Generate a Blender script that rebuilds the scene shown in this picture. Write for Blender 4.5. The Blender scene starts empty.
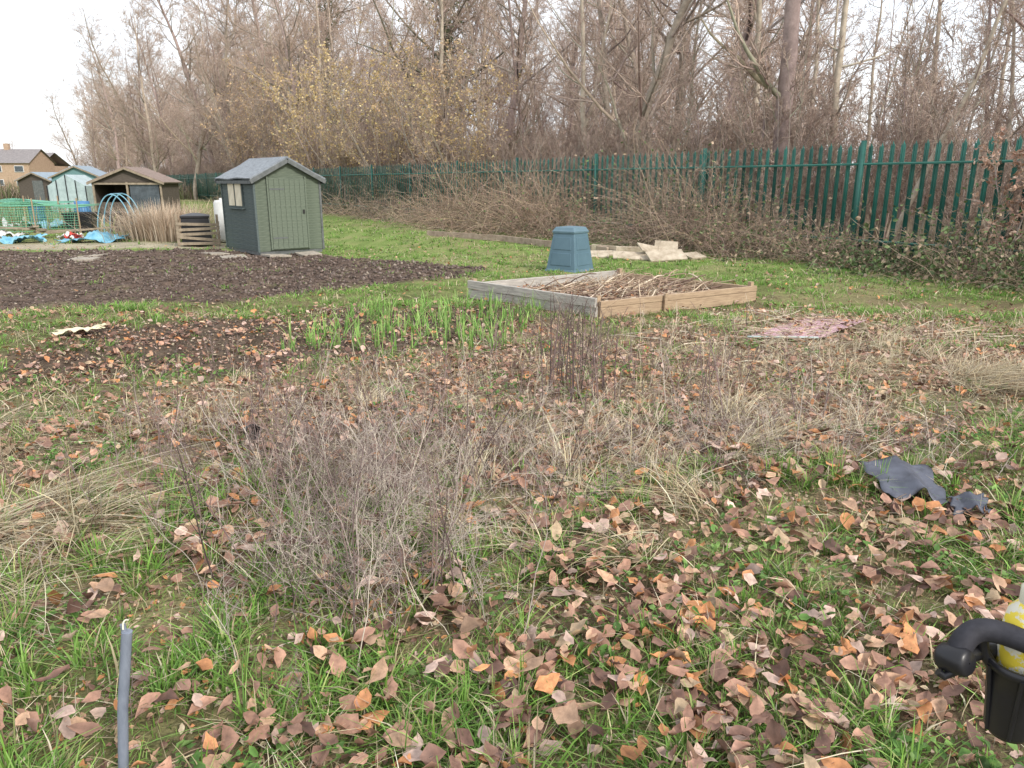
import bpy, math, random
import numpy as np
from mathutils import Vector, Matrix, Euler
rng=np.random.default_rng(11); random.seed(5)
S=bpy.context.scene
# ------------------------------------------------------------ noise
def _h(a,b,seed):
    n=(a*374761393+b*668265263+seed*97463477)&0x7fffffff
    n=((n^(n>>13))*12741261)&0x7fffffff
    return ((n^(n>>15))&0xffff)/65535.0
def vn(x,y,seed=0):
    xi=np.floor(x).astype(np.int64); yi=np.floor(y).astype(np.int64)
    fx=x-xi; fy=y-yi; fx=fx*fx*(3-2*fx); fy=fy*fy*(3-2*fy)
    return (_h(xi,yi,seed)*(1-fx)+_h(xi+1,yi,seed)*fx)*(1-fy)+(_h(xi,yi+1,seed)*(1-fx)+_h(xi+1,yi+1,seed)*fx)*fy
def fbm(x,y,sc,seed=0,o=3):
    x=np.asarray(x,float)/sc; y=np.asarray(y,float)/sc; r=0; a=.5; t=0
    for i in range(o):
        r=r+a*vn(x,y,seed+i*7); t+=a; a*=.5; x=x*2.03+5.1; y=y*2.03+1.7
    return r/t
def ss(a,b,v):
    t=np.clip((v-a)/(b-a),0,1); return t*t*(3-2*t)
def psd(x,y,pts):
    pts=np.array(pts,float); n=len(pts); ins=np.zeros(x.shape,bool); d=np.full(x.shape,1e9)
    for i in range(n):
        ax,ay=pts[i]; bx,by=pts[(i+1)%n]
        ex,ey=bx-ax,by-ay
        t=np.clip(((x-ax)*ex+(y-ay)*ey)/(ex*ex+ey*ey),0,1)
        d=np.minimum(d,np.hypot(x-ax-t*ex,y-ay-t*ey))
        if ey!=0:
            c=((ay>y)!=(by>y))&(x<(bx-ax)*(y-ay)/ey+ax); ins^=c
    return np.where(ins,d,-d)
def gs(x,y,cx,cy,rx,ry): return np.exp(-(((x-cx)/rx)**2+((y-cy)/ry)**2))
# ------------------------------------------------------------ ground zones (metres)
SOIL1=[(-26,17.9),(-6.7,17.7),(-4.1,16.7),(-.4,14.0),(-.75,12.95),(-2.5,11.4),(-4.3,10.15),(-6.5,9.3),(-26,8.0)]
SOIL2=[(-5.1,8.1),(-3.0,9.3),(0.0,9.8),(.35,8.4),(-.7,7.1),(-2.5,5.9),(-4.3,6.2)]
LITTER=[(.3,8.3),(1.2,7.9),(3.6,9.6),(5.2,8.4),(4.6,6.2),(3.2,5.4),(1.6,4.2),(-.6,4.2),(-3.0,4.0),(-3.2,5.0),(-1.6,5.9),(-.9,6.8)]
PATH=[(-30,18.3),(-5.8,18.4),(-4.6,19.2),(-7,20.2),(-30,21.5)]
def soil1(x,y): return ss(-.12,.18,psd(x,y,SOIL1)+.5*(fbm(x,y,.7,3)-.5))
def soil2(x,y): return ss(-.25,.3,psd(x,y,SOIL2)+1.0*(fbm(x,y,.6,4)-.5))
def litter(x,y): return ss(-.4,.5,psd(x,y,LITTER)+1.8*(fbm(x,y,.8,5)-.5))
def pathm(x,y): return ss(-.2,.3,psd(x,y,PATH)+.8*(fbm(x,y,.8,6)-.5))
def straw(x,y):
    return np.clip(.8*gs(x,y,-2.5,3.1,.5,.7)+.4*gs(x,y,-3.2,5.0,1.4,.8)+.7*gs(x,y,3.6,5.6,1.0,.8)+.6*gs(x,y,2.4,6.9,2.0,1.2)+.45*gs(x,y,1.5,4.6,1.0,.6)+.35*gs(x,y,-.6,5.4,1.8,.9)+.4*gs(x,y,.1,3.4,.7,.7)+.15*gs(x,y,1.6,3.0,1.0,.8),0,1)
def woods(x,y):
    n=(x-8.84)*.839+(y-12.81)*.544
    return ss(-1.2,.4,n+.8*(fbm(x,y,1.5,8)-.5))
def barep(x,y): return ss(.55,.67,fbm(x,y,.42,57))*(1-ss(9,12,y))
def gh(x,y):
    x=np.asarray(x,float); y=np.asarray(y,float)
    h=.06*(fbm(x,y,.45,21)-.5)+.12*(fbm(x,y,1.9,22,2)-.5)
    s=soil1(x,y); h=h+s*(.12*(fbm(x,y,.19,23)-.5)+.02)
    s=soil2(x,y); h=h+s*(.07*(fbm(x,y,.13,24)-.5))
    fade=1-ss(24,40,np.hypot(x,y)); return h*fade
# ------------------------------------------------------------ mesh helpers
class MB:
    def __init__(s): s.v=[];s.f=[];s.c=[];s.n=0
    def add(s,v,f,c):
        s.v.append(v.astype(np.float32)); s.f.append((f+s.n).astype(np.int32)); s.c.append(c.astype(np.float32)); s.n+=len(v)
    def mesh(s,name,mat,smooth=False):
        v=np.concatenate(s.v); f=np.concatenate(s.f); c=np.concatenate(s.c)
        me=bpy.data.meshes.new(name); me.vertices.add(len(v)); me.vertices.foreach_set('co',v.ravel())
        k=f.shape[1]; me.loops.add(f.size); me.loops.foreach_set('vertex_index',f.ravel())
        me.polygons.add(len(f)); me.polygons.foreach_set('loop_start',np.arange(0,f.size,k,dtype=np.int32))
        try: me.polygons.foreach_set('loop_total',np.full(len(f),k,dtype=np.int32))
        except Exception: pass
        if smooth: me.polygons.foreach_set('use_smooth',np.ones(len(f),bool))
        me.update(calc_edges=True)
        a=me.color_attributes.new('Col','FLOAT_COLOR','POINT')
        a.data.foreach_set('color',np.concatenate([c,np.ones((len(c),1),np.float32)],1).ravel())
        me.materials.append(mat); return me
    def obj(s,name,mat,parent=None,smooth=False):
        o=bpy.data.objects.new(name,s.mesh(name,mat,smooth)); S.collection.objects.link(o)
        if parent: o.parent=parent
        return o
def nrm(v): return v/np.maximum(np.linalg.norm(v,axis=-1,keepdims=True),1e-9)
def tubes(mb,P,R,sides,col):
    N,K,_=P.shape
    T=nrm(P[:,-1]-P[:,0])
    ref=np.where(np.abs(T[:,2:3])>.85,np.array([[1.,0,0]]),np.array([[0,0,1.]]))
    a=nrm(np.cross(T,ref)); b=np.cross(T,a)
    ang=np.arange(sides)*2*np.pi/sides
    ring=a[:,None,None,:]*np.cos(ang)[None,None,:,None]+b[:,None,None,:]*np.sin(ang)[None,None,:,None]
    V=P[:,:,None,:]+R[:,:,None,None]*ring
    idx=np.arange(N*K*sides).reshape(N,K,sides)
    nx=np.roll(idx,-1,axis=2)
    F=np.stack([idx[:,:-1],nx[:,:-1],nx[:,1:],idx[:,1:]],-1).reshape(-1,4)
    C=np.repeat(col,K*sides,axis=0)
    mb.add(V.reshape(-1,3),F,C)
def grow(st,d,L,K,w,up,r0,taper=.3):
    N=len(st); P=np.zeros((N,K,3)); P[:,0]=st; d=nrm(d); step=(L/(K-1))[:,None]
    for k in range(1,K):
        d=d+rng.normal(0,w,(N,3)); d[:,2]+=up; d=nrm(d); P[:,k]=P[:,k-1]+d*step
    return P,r0[:,None]*np.linspace(1,taper,K)[None]
def spawn(P,R,L,n,t0,t1,a0,a1,lf,rf,rmin,tl=.5):
    N,K,_=P.shape; pi=np.repeat(np.arange(N),n); M=len(pi)
    t=rng.uniform(t0,t1,M); f=t*(K-1); i=np.minimum(f.astype(int),K-2); fr=(f-i)[:,None]
    st=P[pi,i]*(1-fr)+P[pi,i+1]*fr; T=nrm(P[pi,i+1]-P[pi,i])
    q=rng.normal(0,1,(M,3)); q=nrm(q-(q*T).sum(1,keepdims=True)*T)
    a=rng.uniform(a0,a1,M)[:,None]; d=np.cos(a)*T+np.sin(a)*q
    l=L[pi]*lf*(1-tl*t)*rng.uniform(.6,1.25,M)
    r=np.maximum((R[pi,i]*(1-fr[:,0])+R[pi,i+1]*fr[:,0])*rf,rmin)
    return st,d,l,r
def cvar(base,N,var=.2,hue=.05):
    b=np.array(base)[None]; return np.clip(b*(1+rng.normal(0,var,(N,1)))*(1+rng.normal(0,hue,(N,3))),.005,1)
def pal(cols,N,w=None,var=.15):
    cols=np.array(cols); i=rng.choice(len(cols),N,p=w); return np.clip(cols[i]*(1+rng.normal(0,var,(N,1))),.005,1)
# ------------------------------------------------------------ materials
def newmat(name):
    m=bpy.data.materials.new(name); m.use_nodes=True; nt=m.node_tree; b=nt.nodes['Principled BSDF']; return m,nt,b
def colmat(name,rough=.8,transl=0,nscale=None,nvar=.3,bump=0,bscale=40,spec=.3):
    m,nt,b=newmat(name); N=nt.nodes; Lk=nt.links
    a=N.new('ShaderNodeAttribute'); a.attribute_name='Col'; out=a.outputs['Color']
    if nscale:
        tc=N.new('ShaderNodeTexCoord'); no=N.new('ShaderNodeTexNoise'); no.inputs['Scale'].default_value=nscale; no.inputs['Detail'].default_value=8; no.inputs['Roughness'].default_value=.7
        Lk.new(tc.outputs['Object'],no.inputs['Vector'])
        mr=N.new('ShaderNodeMapRange'); mr.inputs[1].default_value=.3; mr.inputs[2].default_value=.7; mr.inputs[3].default_value=1-nvar; mr.inputs[4].default_value=1+nvar
        Lk.new(no.outputs['Fac'],mr.inputs[0])
        vm=N.new('ShaderNodeVectorMath'); vm.operation='SCALE'; Lk.new(out,vm.inputs[0]); Lk.new(mr.outputs[0],vm.inputs['Scale']); out=vm.outputs[0]
        if bump:
            n2=N.new('ShaderNodeTexNoise'); n2.inputs['Scale'].default_value=bscale; n2.inputs['Detail'].default_value=6; Lk.new(tc.outputs['Object'],n2.inputs['Vector'])
            bp=N.new('ShaderNodeBump'); bp.inputs['Strength'].default_value=bump; bp.inputs['Distance'].default_value=.03; Lk.new(n2.outputs['Fac'],bp.inputs['Height']); Lk.new(bp.outputs[0],b.inputs['Normal'])
    Lk.new(out,b.inputs['Base Color']); b.inputs['Roughness'].default_value=rough; b.inputs['Specular IOR Level'].default_value=spec
    if transl:
        t=N.new('ShaderNodeBsdfTranslucent'); Lk.new(out,t.inputs['Color']); mx=N.new('ShaderNodeMixShader'); mx.inputs[0].default_value=transl
        Lk.new(b.outputs[0],mx.inputs[1]); Lk.new(t.outputs[0],mx.inputs[2]); Lk.new(mx.outputs[0],N['Material Output'].inputs['Surface'])
    return m
def pmat(name,c1,c2=None,rough=.7,scale=6,stretch=(1,1,1),bump=.2,metal=0,spec=.4,bd=.01,lo=.35,hi=.65):
    m,nt,b=newmat(name); N=nt.nodes; Lk=nt.links
    if c2 is None: c2=tuple(x*.7 for x in c1)
    tc=N.new('ShaderNodeTexCoord'); mp=N.new('ShaderNodeMapping'); mp.inputs['Scale'].default_value=stretch
    no=N.new('ShaderNodeTexNoise'); no.inputs['Scale'].default_value=scale; no.inputs['Detail'].default_value=8; no.inputs['Roughness'].default_value=.65
    Lk.new(tc.outputs['Object'],mp.inputs[0]); Lk.new(mp.outputs[0],no.inputs['Vector'])
    cr=N.new('ShaderNodeValToRGB'); e=cr.color_ramp.elements; e[0].position=lo; e[0].color=(*c2,1); e[1].position=hi; e[1].color=(*c1,1)
    Lk.new(no.outputs['Fac'],cr.inputs[0]); Lk.new(cr.outputs[0],b.inputs['Base Color'])
    bp=N.new('ShaderNodeBump'); bp.inputs['Strength'].default_value=bump; bp.inputs['Distance'].default_value=bd
    Lk.new(no.outputs['Fac'],bp.inputs['Height']); Lk.new(bp.outputs[0],b.inputs['Normal'])
    b.inputs['Roughness'].default_value=rough; b.inputs['Metallic'].default_value=metal; b.inputs['Specular IOR Level'].default_value=spec
    return m
def add_obj(name,me,parent=None,mat=None):
    o=bpy.data.objects.new(name,me); S.collection.objects.link(o)
    if parent: o.parent=parent
    if mat: me.materials.append(mat)
    return o
def pydata(name,v,f,mat,parent=None,loc=None,rot=None,bevel=0):
    me=bpy.data.meshes.new(name); me.from_pydata(v,[],f); me.update()
    o=add_obj(name,me,parent,mat)
    if loc: o.location=loc
    if rot: o.rotation_euler=rot
    if bevel:
        b=o.modifiers.new('b','BEVEL'); b.width=bevel; b.segments=2; b.limit_method='ANGLE'
    return o
def box(name,sz,loc,mat,parent=None,rot=(0,0,0),bevel=0):
    x,y,z=sz[0]/2,sz[1]/2,sz[2]/2
    v=[(-x,-y,-z),(x,-y,-z),(x,y,-z),(-x,y,-z),(-x,-y,z),(x,-y,z),(x,y,z),(-x,y,z)]
    f=[(0,3,2,1),(4,5,6,7),(0,1,5,4),(1,2,6,5),(2,3,7,6),(3,0,4,7)]
    return pydata(name,v,f,mat,parent,loc,rot,bevel)
def empty(name,loc=(0,0,0),rz=0):
    o=bpy.data.objects.new(name,None); S.collection.objects.link(o); o.location=loc; o.rotation_euler=(0,0,rz); o.empty_display_size=.2; return o
def lathe(name,prof,mat,parent=None,loc=(0,0,0),rot=(0,0,0),n=32,smooth=True):
    v=[];f=[]
    for r,z in prof:
        for i in range(n):
            a=2*math.pi*i/n; v.append((r*math.cos(a),r*math.sin(a),z))
    for k in range(len(prof)-1):
        for i in range(n):
            j=(i+1)%n; f.append((k*n+i,k*n+j,(k+1)*n+j,(k+1)*n+i))
    o=pydata(name,v,f,mat,parent,loc,rot)
    if smooth:
        for p in o.data.polygons: p.use_smooth=True
    return o
def tube(name,pts,r,mat,parent=None,radii=None,res=8,cyc=False):
    cu=bpy.data.curves.new(name,'CURVE'); cu.dimensions='3D'; cu.bevel_depth=r; cu.bevel_resolution=4; cu.use_fill_caps=True; cu.resolution_u=res
    sp=cu.splines.new('NURBS' if len(pts)>3 else 'POLY'); sp.points.add(len(pts)-1)
    for i,p in enumerate(pts):
        sp.points[i].co=(*p,1)
        if radii: sp.points[i].radius=radii[i]
    if len(pts)>3: sp.order_u=4; sp.use_endpoint_u=True
    sp.use_cyclic_u=cyc
    cu.materials.append(mat); o=bpy.data.objects.new(name,cu); S.collection.objects.link(o)
    if parent: o.parent=parent
    return o
M_plant=colmat('plant_col',.75,.2); M_grass=colmat('grass_col',.55,.3,spec=.3)
M_leaf=colmat('leaf_col',.6,.12,nscale=35,nvar=.35,spec=.4)
M_bark=colmat('bark_col',.9,0,nscale=5,nvar=.35)
M_stem=colmat('stem_col',.8,0)
# ------------------------------------------------------------ ground sheet
def geo(a,b,n): return list(np.geomspace(a,b,n))
xr=list(np.arange(0,6,.045))+list(np.arange(6,14,.1))+geo(14,500,45)
xs=np.array([-v for v in xr[:0:-1]]+xr)
ys=np.array([-v for v in geo(1,60,10)[::-1]]+list(np.arange(0,8,.04))+list(np.arange(8,20,.065))+geo(20,700,60))
X,Y=np.meshgrid(xs,ys); X=X.ravel();Y=Y.ravel(); Z=gh(X,Y)
s1=soil1(X,Y)[:,None]; s2=soil2(X,Y)[:,None]; li=litter(X,Y)[:,None]; pt=pathm(X,Y)[:,None]; st=straw(X,Y)[:,None]; wd=woods(X,Y)[:,None]; bp_=barep(X,Y)[:,None]
n1=fbm(X,Y,.25,31)[:,None]; n2=fbm(X,Y,1.3,32)[:,None]; n3=fbm(X,Y,.07,33,2)[:,None]
far=ss(8,16,Y)[:,None]
C=(1-far)*np.array([[.13,.125,.055]])+far*np.array([[.18,.25,.07]])
C=C*(.6+.8*n1)
C=C+(np.array([[.28,.24,.13]])-C)*np.clip(ss(.5,.75,n2)*.5+far*ss(.5,.75,n1)*.4,0,1)
C=C+(np.array([[.16,.11,.075]])*(.5+n3)-C)*(bp_*.7)
C=C+(np.array([[.34,.28,.18]])-C)*(st*.55)
C=C+(np.array([[.24,.175,.125]])*(.5+1.0*n3)-C)*(li*.85)
C=C+(np.array([[.095,.068,.052]])*(.4+1.2*n3)-C)*(s2*.9)
C=C+(np.array([[.115,.083,.066]])*(.35+1.3*n3)*(.6+.8*n1)-C)*s1
C=C+(np.array([[.13,.15,.055]])-C)*(s1*ss(.60,.8,n1)*.5)
C=C+(np.array([[.40,.34,.27]])*(.7+.6*n1)-C)*pt*.8
C=C+(np.array([[.22,.165,.12]])*(.5+n1)-C)*wd*.9
nx=len(xs);ny=len(ys); I=np.arange(nx*ny).reshape(ny,nx)
F=np.stack([I[:-1,:-1],I[:-1,1:],I[1:,1:],I[1:,:-1]],-1).reshape(-1,4)
M_ground=colmat('ground_col',.95,0,nscale=22,nvar=.45,bump=.9,bscale=45,spec=.15)
mb=MB(); mb.add(np.stack([X,Y,Z],1),F,np.clip(C,.01,1)); mb.obj('ground',M_ground,smooth=True)
def samp(n,y0,y1,xl=-99,xr_=99,bias=1.0,pad=.6):
    y=y0+(y1-y0)*rng.random(n)**bias
    x=rng.uniform(-1,1,n)*(y*.74+pad); k=(x>xl)&(x<xr_); return x[k],y[k]
x,y=samp(60000,5.6,17.9); k=rng.random(len(x))<np.clip(soil1(x,y)*(.3+fbm(x,y,.5,14))+.35*soil2(x,y),0,1); x=x[k];y=y[k];N=len(x)
s=rng.uniform(.008,.035,N)*(.6+.6*ss(8,14,y)); base=np.array([(1,0,0),(0,1,0),(-1,0,0),(0,-1,0),(0,0,1),(0,0,-1)],float)
V=(base[None]*rng.uniform(.6,1.3,(N,6,1))+rng.normal(0,.18,(N,6,3)))*s[:,None,None]; V[...,2]*=.8; V+=np.stack([x,y,gh(x,y)+s*.3],1)[:,None]
FF=np.array([(0,1,4),(1,2,4),(2,3,4),(3,0,4),(1,0,5),(2,1,5),(3,2,5),(0,3,5)])[None]+(np.arange(N)*6)[:,None,None]
mb=MB(); mb.add(V.reshape(-1,3),FF.reshape(-1,3),np.repeat(pal([(.13,.095,.078),(.09,.065,.052),(.19,.15,.13),(.065,.048,.04),(.3,.25,.2)],N,[.35,.3,.18,.14,.03]),6,0)); mb.obj('soil_clods',M_stem,smooth=True)
# ------------------------------------------------------------ grass
def ribbons(mb,x,y,h,w,lean,col,K=4,z=None,la=None):
    N=len(x); z=gh(x,y)-.01 if z is None else z
    la=rng.uniform(0,2*np.pi,N) if la is None else la
    s=np.linspace(0,1,K)[None]
    hx=(h*lean)[:,None]*(s**1.7); up=h[:,None]*(s*(1-.35*np.minimum(lean,1.6)[:,None]*s))
    side=rng.normal(0,.18,N)[:,None]*hx*s
    P=np.stack([x[:,None]+hx*np.cos(la)[:,None]-side*np.sin(la)[:,None],y[:,None]+hx*np.sin(la)[:,None]+side*np.cos(la)[:,None],z[:,None]+up],-1)
    wa=la+np.pi/2+rng.normal(0,.5,N); wd_=np.stack([np.cos(wa),np.sin(wa),rng.normal(0,.15,N)],-1)
    ww=(w[:,None]*(1-s**2*.92)*.5)[...,None]*wd_[:,None]
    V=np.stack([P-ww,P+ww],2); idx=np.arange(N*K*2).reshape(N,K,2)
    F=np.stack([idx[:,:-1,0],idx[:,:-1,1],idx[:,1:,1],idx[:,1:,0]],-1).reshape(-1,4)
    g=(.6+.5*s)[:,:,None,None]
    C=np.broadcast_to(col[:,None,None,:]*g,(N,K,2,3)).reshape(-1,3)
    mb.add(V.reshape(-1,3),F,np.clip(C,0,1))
GREEN=[(.21,.39,.07),(.16,.32,.065),(.29,.47,.12),(.09,.19,.04),(.40,.46,.17)]; GW=[.32,.26,.23,.08,.11]
STR=[(.60,.51,.33),(.72,.65,.47),(.46,.36,.23),(.30,.21,.135),(.52,.46,.36)]; SW=[.34,.22,.2,.14,.10]
def longg(x,y):
    return np.clip(1.2*gs(x,y,-1.3,2.0,1.1,.8)+.9*gs(x,y,-.1,2.0,.8,.5)+.6*gs(x,y,-1.2,3.1,.5,.6)+.6*gs(x,y,-.35,3.3,.4,.6)+.8*gs(x,y,.35,3.0,.4,.4)+.5*gs(x,y,-2.4,4.3,.6,.4)+.5*gs(x,y,.6,4.9,.8,.4)+.55*gs(x,y,1.5,3.8,.6,.4)+.5*gs(x,y,-.3,4.7,.5,.4)+.5*gs(x,y,2.2,2.6,.8,.8)+.4*gs(x,y,3.6,4.6,.7,.5),0,1)
def gdens(x,y):
    nearf=1-ss(5.5,8,y)
    d=(1-nearf)*.9+nearf*(.18+1.1*longg(x,y))
    d=d*(.10+1.5*ss(.41,.61,fbm(x,y,.26,41)))
    d=d*(1-.97*soil1(x,y))*(1-.93*soil2(x,y))*(1-.70*litter(x,y))*(1-.5*straw(x,y))*(1-.9*pathm(x,y))*(1-.8*woods(x,y))*(1-.8*barep(x,y))
    d=d*(1-.85*gs(x,y,2.0,10.4,1.2,1.2))
    return d
mb=MB()
def tufts(n,y0,y1,per,h0,h1,w0,w1,spread,bias=1,mul=1,dr=.08):
    x,y=samp(n,y0,y1,bias=bias); k=rng.random(len(x))<gdens(x,y)*mul; x=x[k];y=y[k]; nt=len(x)
    th=rng.uniform(h0,h1,nt)*(.5+1.0*fbm(x,y,.6,43)); gcol=rng.random(nt)
    i=np.repeat(np.arange(nt),per); N=len(i)
    r=np.abs(rng.normal(0,spread,N)); a=rng.uniform(0,2*np.pi,N)
    bx=x[i]+r*np.cos(a); by=y[i]+r*np.sin(a)
    h=th[i]*rng.uniform(.4,1.25,N); lean=np.clip(rng.normal(.6,.45,N)+r/spread*.3,0,2.1)
    c=pal(GREEN,N,GW)*(.75+.5*gcol[i])[:,None]; dry=rng.random(N)<(dr+.3*straw(bx,by)+.30*(gcol[i]>.88)); c[dry]=pal(STR,dry.sum(),SW)
    ribbons(mb,bx,by,h,rng.uniform(w0,w1,N),lean,c,la=a+rng.normal(0,.5,N))
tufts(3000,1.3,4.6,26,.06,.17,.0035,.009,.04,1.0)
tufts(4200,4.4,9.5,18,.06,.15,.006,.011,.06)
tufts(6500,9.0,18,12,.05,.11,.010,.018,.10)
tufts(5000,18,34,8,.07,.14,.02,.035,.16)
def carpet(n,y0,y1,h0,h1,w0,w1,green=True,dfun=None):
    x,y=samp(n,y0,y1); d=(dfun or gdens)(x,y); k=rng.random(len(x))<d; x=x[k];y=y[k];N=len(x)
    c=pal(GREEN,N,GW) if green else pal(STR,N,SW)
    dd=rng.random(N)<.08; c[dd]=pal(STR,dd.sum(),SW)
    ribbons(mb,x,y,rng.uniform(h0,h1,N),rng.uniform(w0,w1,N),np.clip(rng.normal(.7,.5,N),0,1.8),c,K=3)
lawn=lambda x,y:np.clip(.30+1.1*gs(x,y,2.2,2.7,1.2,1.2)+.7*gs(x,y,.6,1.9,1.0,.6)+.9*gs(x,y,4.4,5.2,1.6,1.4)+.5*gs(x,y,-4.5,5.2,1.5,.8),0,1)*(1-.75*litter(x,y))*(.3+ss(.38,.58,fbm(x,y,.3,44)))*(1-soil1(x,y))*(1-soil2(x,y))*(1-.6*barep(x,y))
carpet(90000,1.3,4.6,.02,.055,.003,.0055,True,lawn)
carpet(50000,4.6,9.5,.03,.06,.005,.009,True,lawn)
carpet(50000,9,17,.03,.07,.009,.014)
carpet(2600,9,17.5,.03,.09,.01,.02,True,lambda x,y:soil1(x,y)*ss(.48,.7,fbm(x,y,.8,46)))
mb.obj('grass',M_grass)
mb=MB()
dry=lambda x,y:np.clip(.06+straw(x,y)*.7+.28*litter(x,y)+.4*ss(.54,.68,fbm(x,y,.35,47)),0,1)*(.3+1.1*ss(.35,.6,fbm(x,y,.16,48)))*(1-soil1(x,y))*(1-.85*soil2(x,y))
for (n,y0,y1,h0,h1,w0,w1) in [(24000,1.3,4.6,.04,.17,.002,.006),(38000,4.6,9.5,.04,.16,.004,.010),(18000,9,17,.05,.13,.008,.016)]:
    x,y=samp(n,y0,y1); k=rng.random(len(x))<dry(x,y); x=x[k];y=y[k];N=len(x)
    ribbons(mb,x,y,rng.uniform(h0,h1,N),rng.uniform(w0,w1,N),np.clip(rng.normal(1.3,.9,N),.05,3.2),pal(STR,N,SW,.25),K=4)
def swath(cx,cy,rx,ry,n,h0,h1,lean,ang,w=(.003,.008)):
    nc=max(4,n//45); tx=rng.normal(cx,rx,nc);ty=rng.normal(cy,ry,nc);ta=ang+rng.normal(0,.8,nc);th=rng.uniform(.6,1.2,nc); i=rng.integers(0,nc,n)
    x=tx[i]+rng.normal(0,.05,n);y=ty[i]+rng.normal(0,.05,n)
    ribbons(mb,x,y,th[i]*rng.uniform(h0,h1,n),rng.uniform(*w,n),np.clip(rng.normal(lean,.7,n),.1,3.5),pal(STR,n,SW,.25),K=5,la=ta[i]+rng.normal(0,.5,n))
swath(-2.35,3.0,.24,.35,1300,.14,.34,1.4,-.3)
swath(-2.05,2.4,.16,.25,450,.12,.3,1.4,-.8)
swath(-2.9,4.4,.6,.35,500,.10,.26,1.5,-1.0)
swath(3.8,5.9,.4,.22,1300,.12,.35,2.0,.1)
swath(3.2,6.7,.9,.35,1000,.1,.24,1.9,.3)
swath(1.2,4.3,.6,.35,800,.14,.34,1.8,.9)
swath(.1,3.6,.4,.4,500,.14,.32,1.5,2.5)
swath(-.5,5.0,1.0,.5,700,.1,.28,1.3,.5)
swath(4.2,7.9,1.0,.4,600,.1,.2,2.0,.3)
mb.obj('dry_grass',M_plant)
# ------------------------------------------------------------ garlic sprouts
mb=MB()
xx=[];yy=[]
for row in np.linspace(7.25,9.35,7):
    for cx in np.arange(-2.1,.2,.12):
        if rng.random()<.78: xx.append(cx+rng.normal(0,.025)+(row-8.3)*.2); yy.append(row+rng.normal(0,.04))
xx=np.array(xx);yy=np.array(yy); hh=rng.uniform(.7,1.2,len(xx)); i=np.repeat(np.arange(len(xx)),8);N=len(i)
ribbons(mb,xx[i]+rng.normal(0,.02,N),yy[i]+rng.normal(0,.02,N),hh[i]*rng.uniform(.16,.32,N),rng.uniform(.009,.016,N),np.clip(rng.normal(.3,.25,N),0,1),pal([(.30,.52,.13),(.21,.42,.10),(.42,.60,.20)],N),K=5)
mb.obj('garlic_sprouts',M_grass)
# ------------------------------------------------------------ leaves
LP=[(.42,.24,.17),(.56,.36,.24),(.18,.10,.075),(.58,.27,.12),(.58,.42,.35),(.31,.18,.135),(.46,.34,.22)]; LW=[.26,.18,.13,.12,.12,.12,.07]
def leaves(mb,x,y,z,s,tilt,cols,cv=1.0):
    N=len(x); t=np.linspace(-1,1,6); wv=np.array([.06,.62,.82,.74,.42,.02])
    fold=rng.uniform(-.3,.9*cv,N); curl=rng.uniform(-.8,1.0,N)*cv; tw=rng.normal(0,.4,N)*cv; asp=rng.uniform(.55,.88,N)
    V=np.zeros((N,6,3,3))
    for j,sgn in enumerate((-1,0,1)):
        lx=sgn*wv[None]*asp[:,None]*np.cos(fold)[:,None]
        V[:,:,j,0]=lx*(1+rng.normal(0,.18,(N,6)))+.12*curl[:,None]*t[None]**2; V[:,:,j,1]=t[None]
        V[:,:,j,2]=abs(sgn)*wv[None]*asp[:,None]*np.sin(fold)[:,None]+curl[:,None]*t[None]**2*.6+tw[:,None]*lx*t[None]+rng.normal(0,.07,(N,6))
    V*=s[:,None,None,None]
    a=rng.uniform(0,2*np.pi,N); bx=rng.normal(0,tilt,N); by=rng.normal(0,tilt,N)
    def rot(V,ax,th):
        c=np.cos(th)[:,None,None]; s_=np.sin(th)[:,None,None]; W=V.copy(); i,j={0:(1,2),1:(2,0),2:(0,1)}[ax]
        W[...,i]=c*V[...,i]-s_*V[...,j]; W[...,j]=s_*V[...,i]+c*V[...,j]; return W
    V=rot(rot(rot(V,0,bx),1,by),2,a); V+=np.stack([x,y,z],1)[:,None,None]
    idx=np.arange(N*18).reshape(N,6,3)
    F=np.stack([idx[:,:-1,:-1],idx[:,:-1,1:],idx[:,1:,1:],idx[:,1:,:-1]],-1).reshape(-1,4)
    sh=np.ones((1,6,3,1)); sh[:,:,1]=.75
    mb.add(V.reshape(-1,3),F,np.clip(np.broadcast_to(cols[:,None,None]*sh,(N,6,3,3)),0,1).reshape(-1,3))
def ldens(x,y):
    d=.20+1.0*gs(x,y,.55,2.3,1.1,.9)+.8*gs(x,y,1.3,3.2,.9,.9)+.6*gs(x,y,0.3,3.6,.6,.7)+.35*gs(x,y,2.6,3.2,.8,1.2)+.5*litter(x,y)+.4*gs(x,y,-1.9,4.4,1.2,.8)+.30*soil2(x,y)+.35*barep(x,y)
    return d*(.2+1.3*ss(.36,.60,fbm(x,y,.25,51)))*(1-.95*soil1(x,y))*(1-.3*gs(x,y,-1.2,2.2,.6,.6))
mb=MB()
for n,y0,y1,s0,s1_ in [(7000,1.3,4.6,.022,.052),(14000,4.6,9.5,.018,.042),(9000,9.5,19,.022,.042)]:
    x,y=samp(n,y0,y1); k=rng.random(len(x))<ldens(x,y); x=x[k];y=y[k];N=len(x)
    lift=rng.uniform(.02,.055,N)+.06*rng.random(N)*longg(x,y)
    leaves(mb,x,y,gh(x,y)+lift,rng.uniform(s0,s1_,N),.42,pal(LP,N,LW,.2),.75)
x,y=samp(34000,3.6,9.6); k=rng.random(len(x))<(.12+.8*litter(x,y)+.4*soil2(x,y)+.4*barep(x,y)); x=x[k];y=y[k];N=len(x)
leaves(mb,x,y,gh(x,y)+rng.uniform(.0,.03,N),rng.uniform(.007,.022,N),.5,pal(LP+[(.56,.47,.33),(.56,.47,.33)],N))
x,y=samp(12000,1.3,3.8); N=len(x)
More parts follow.
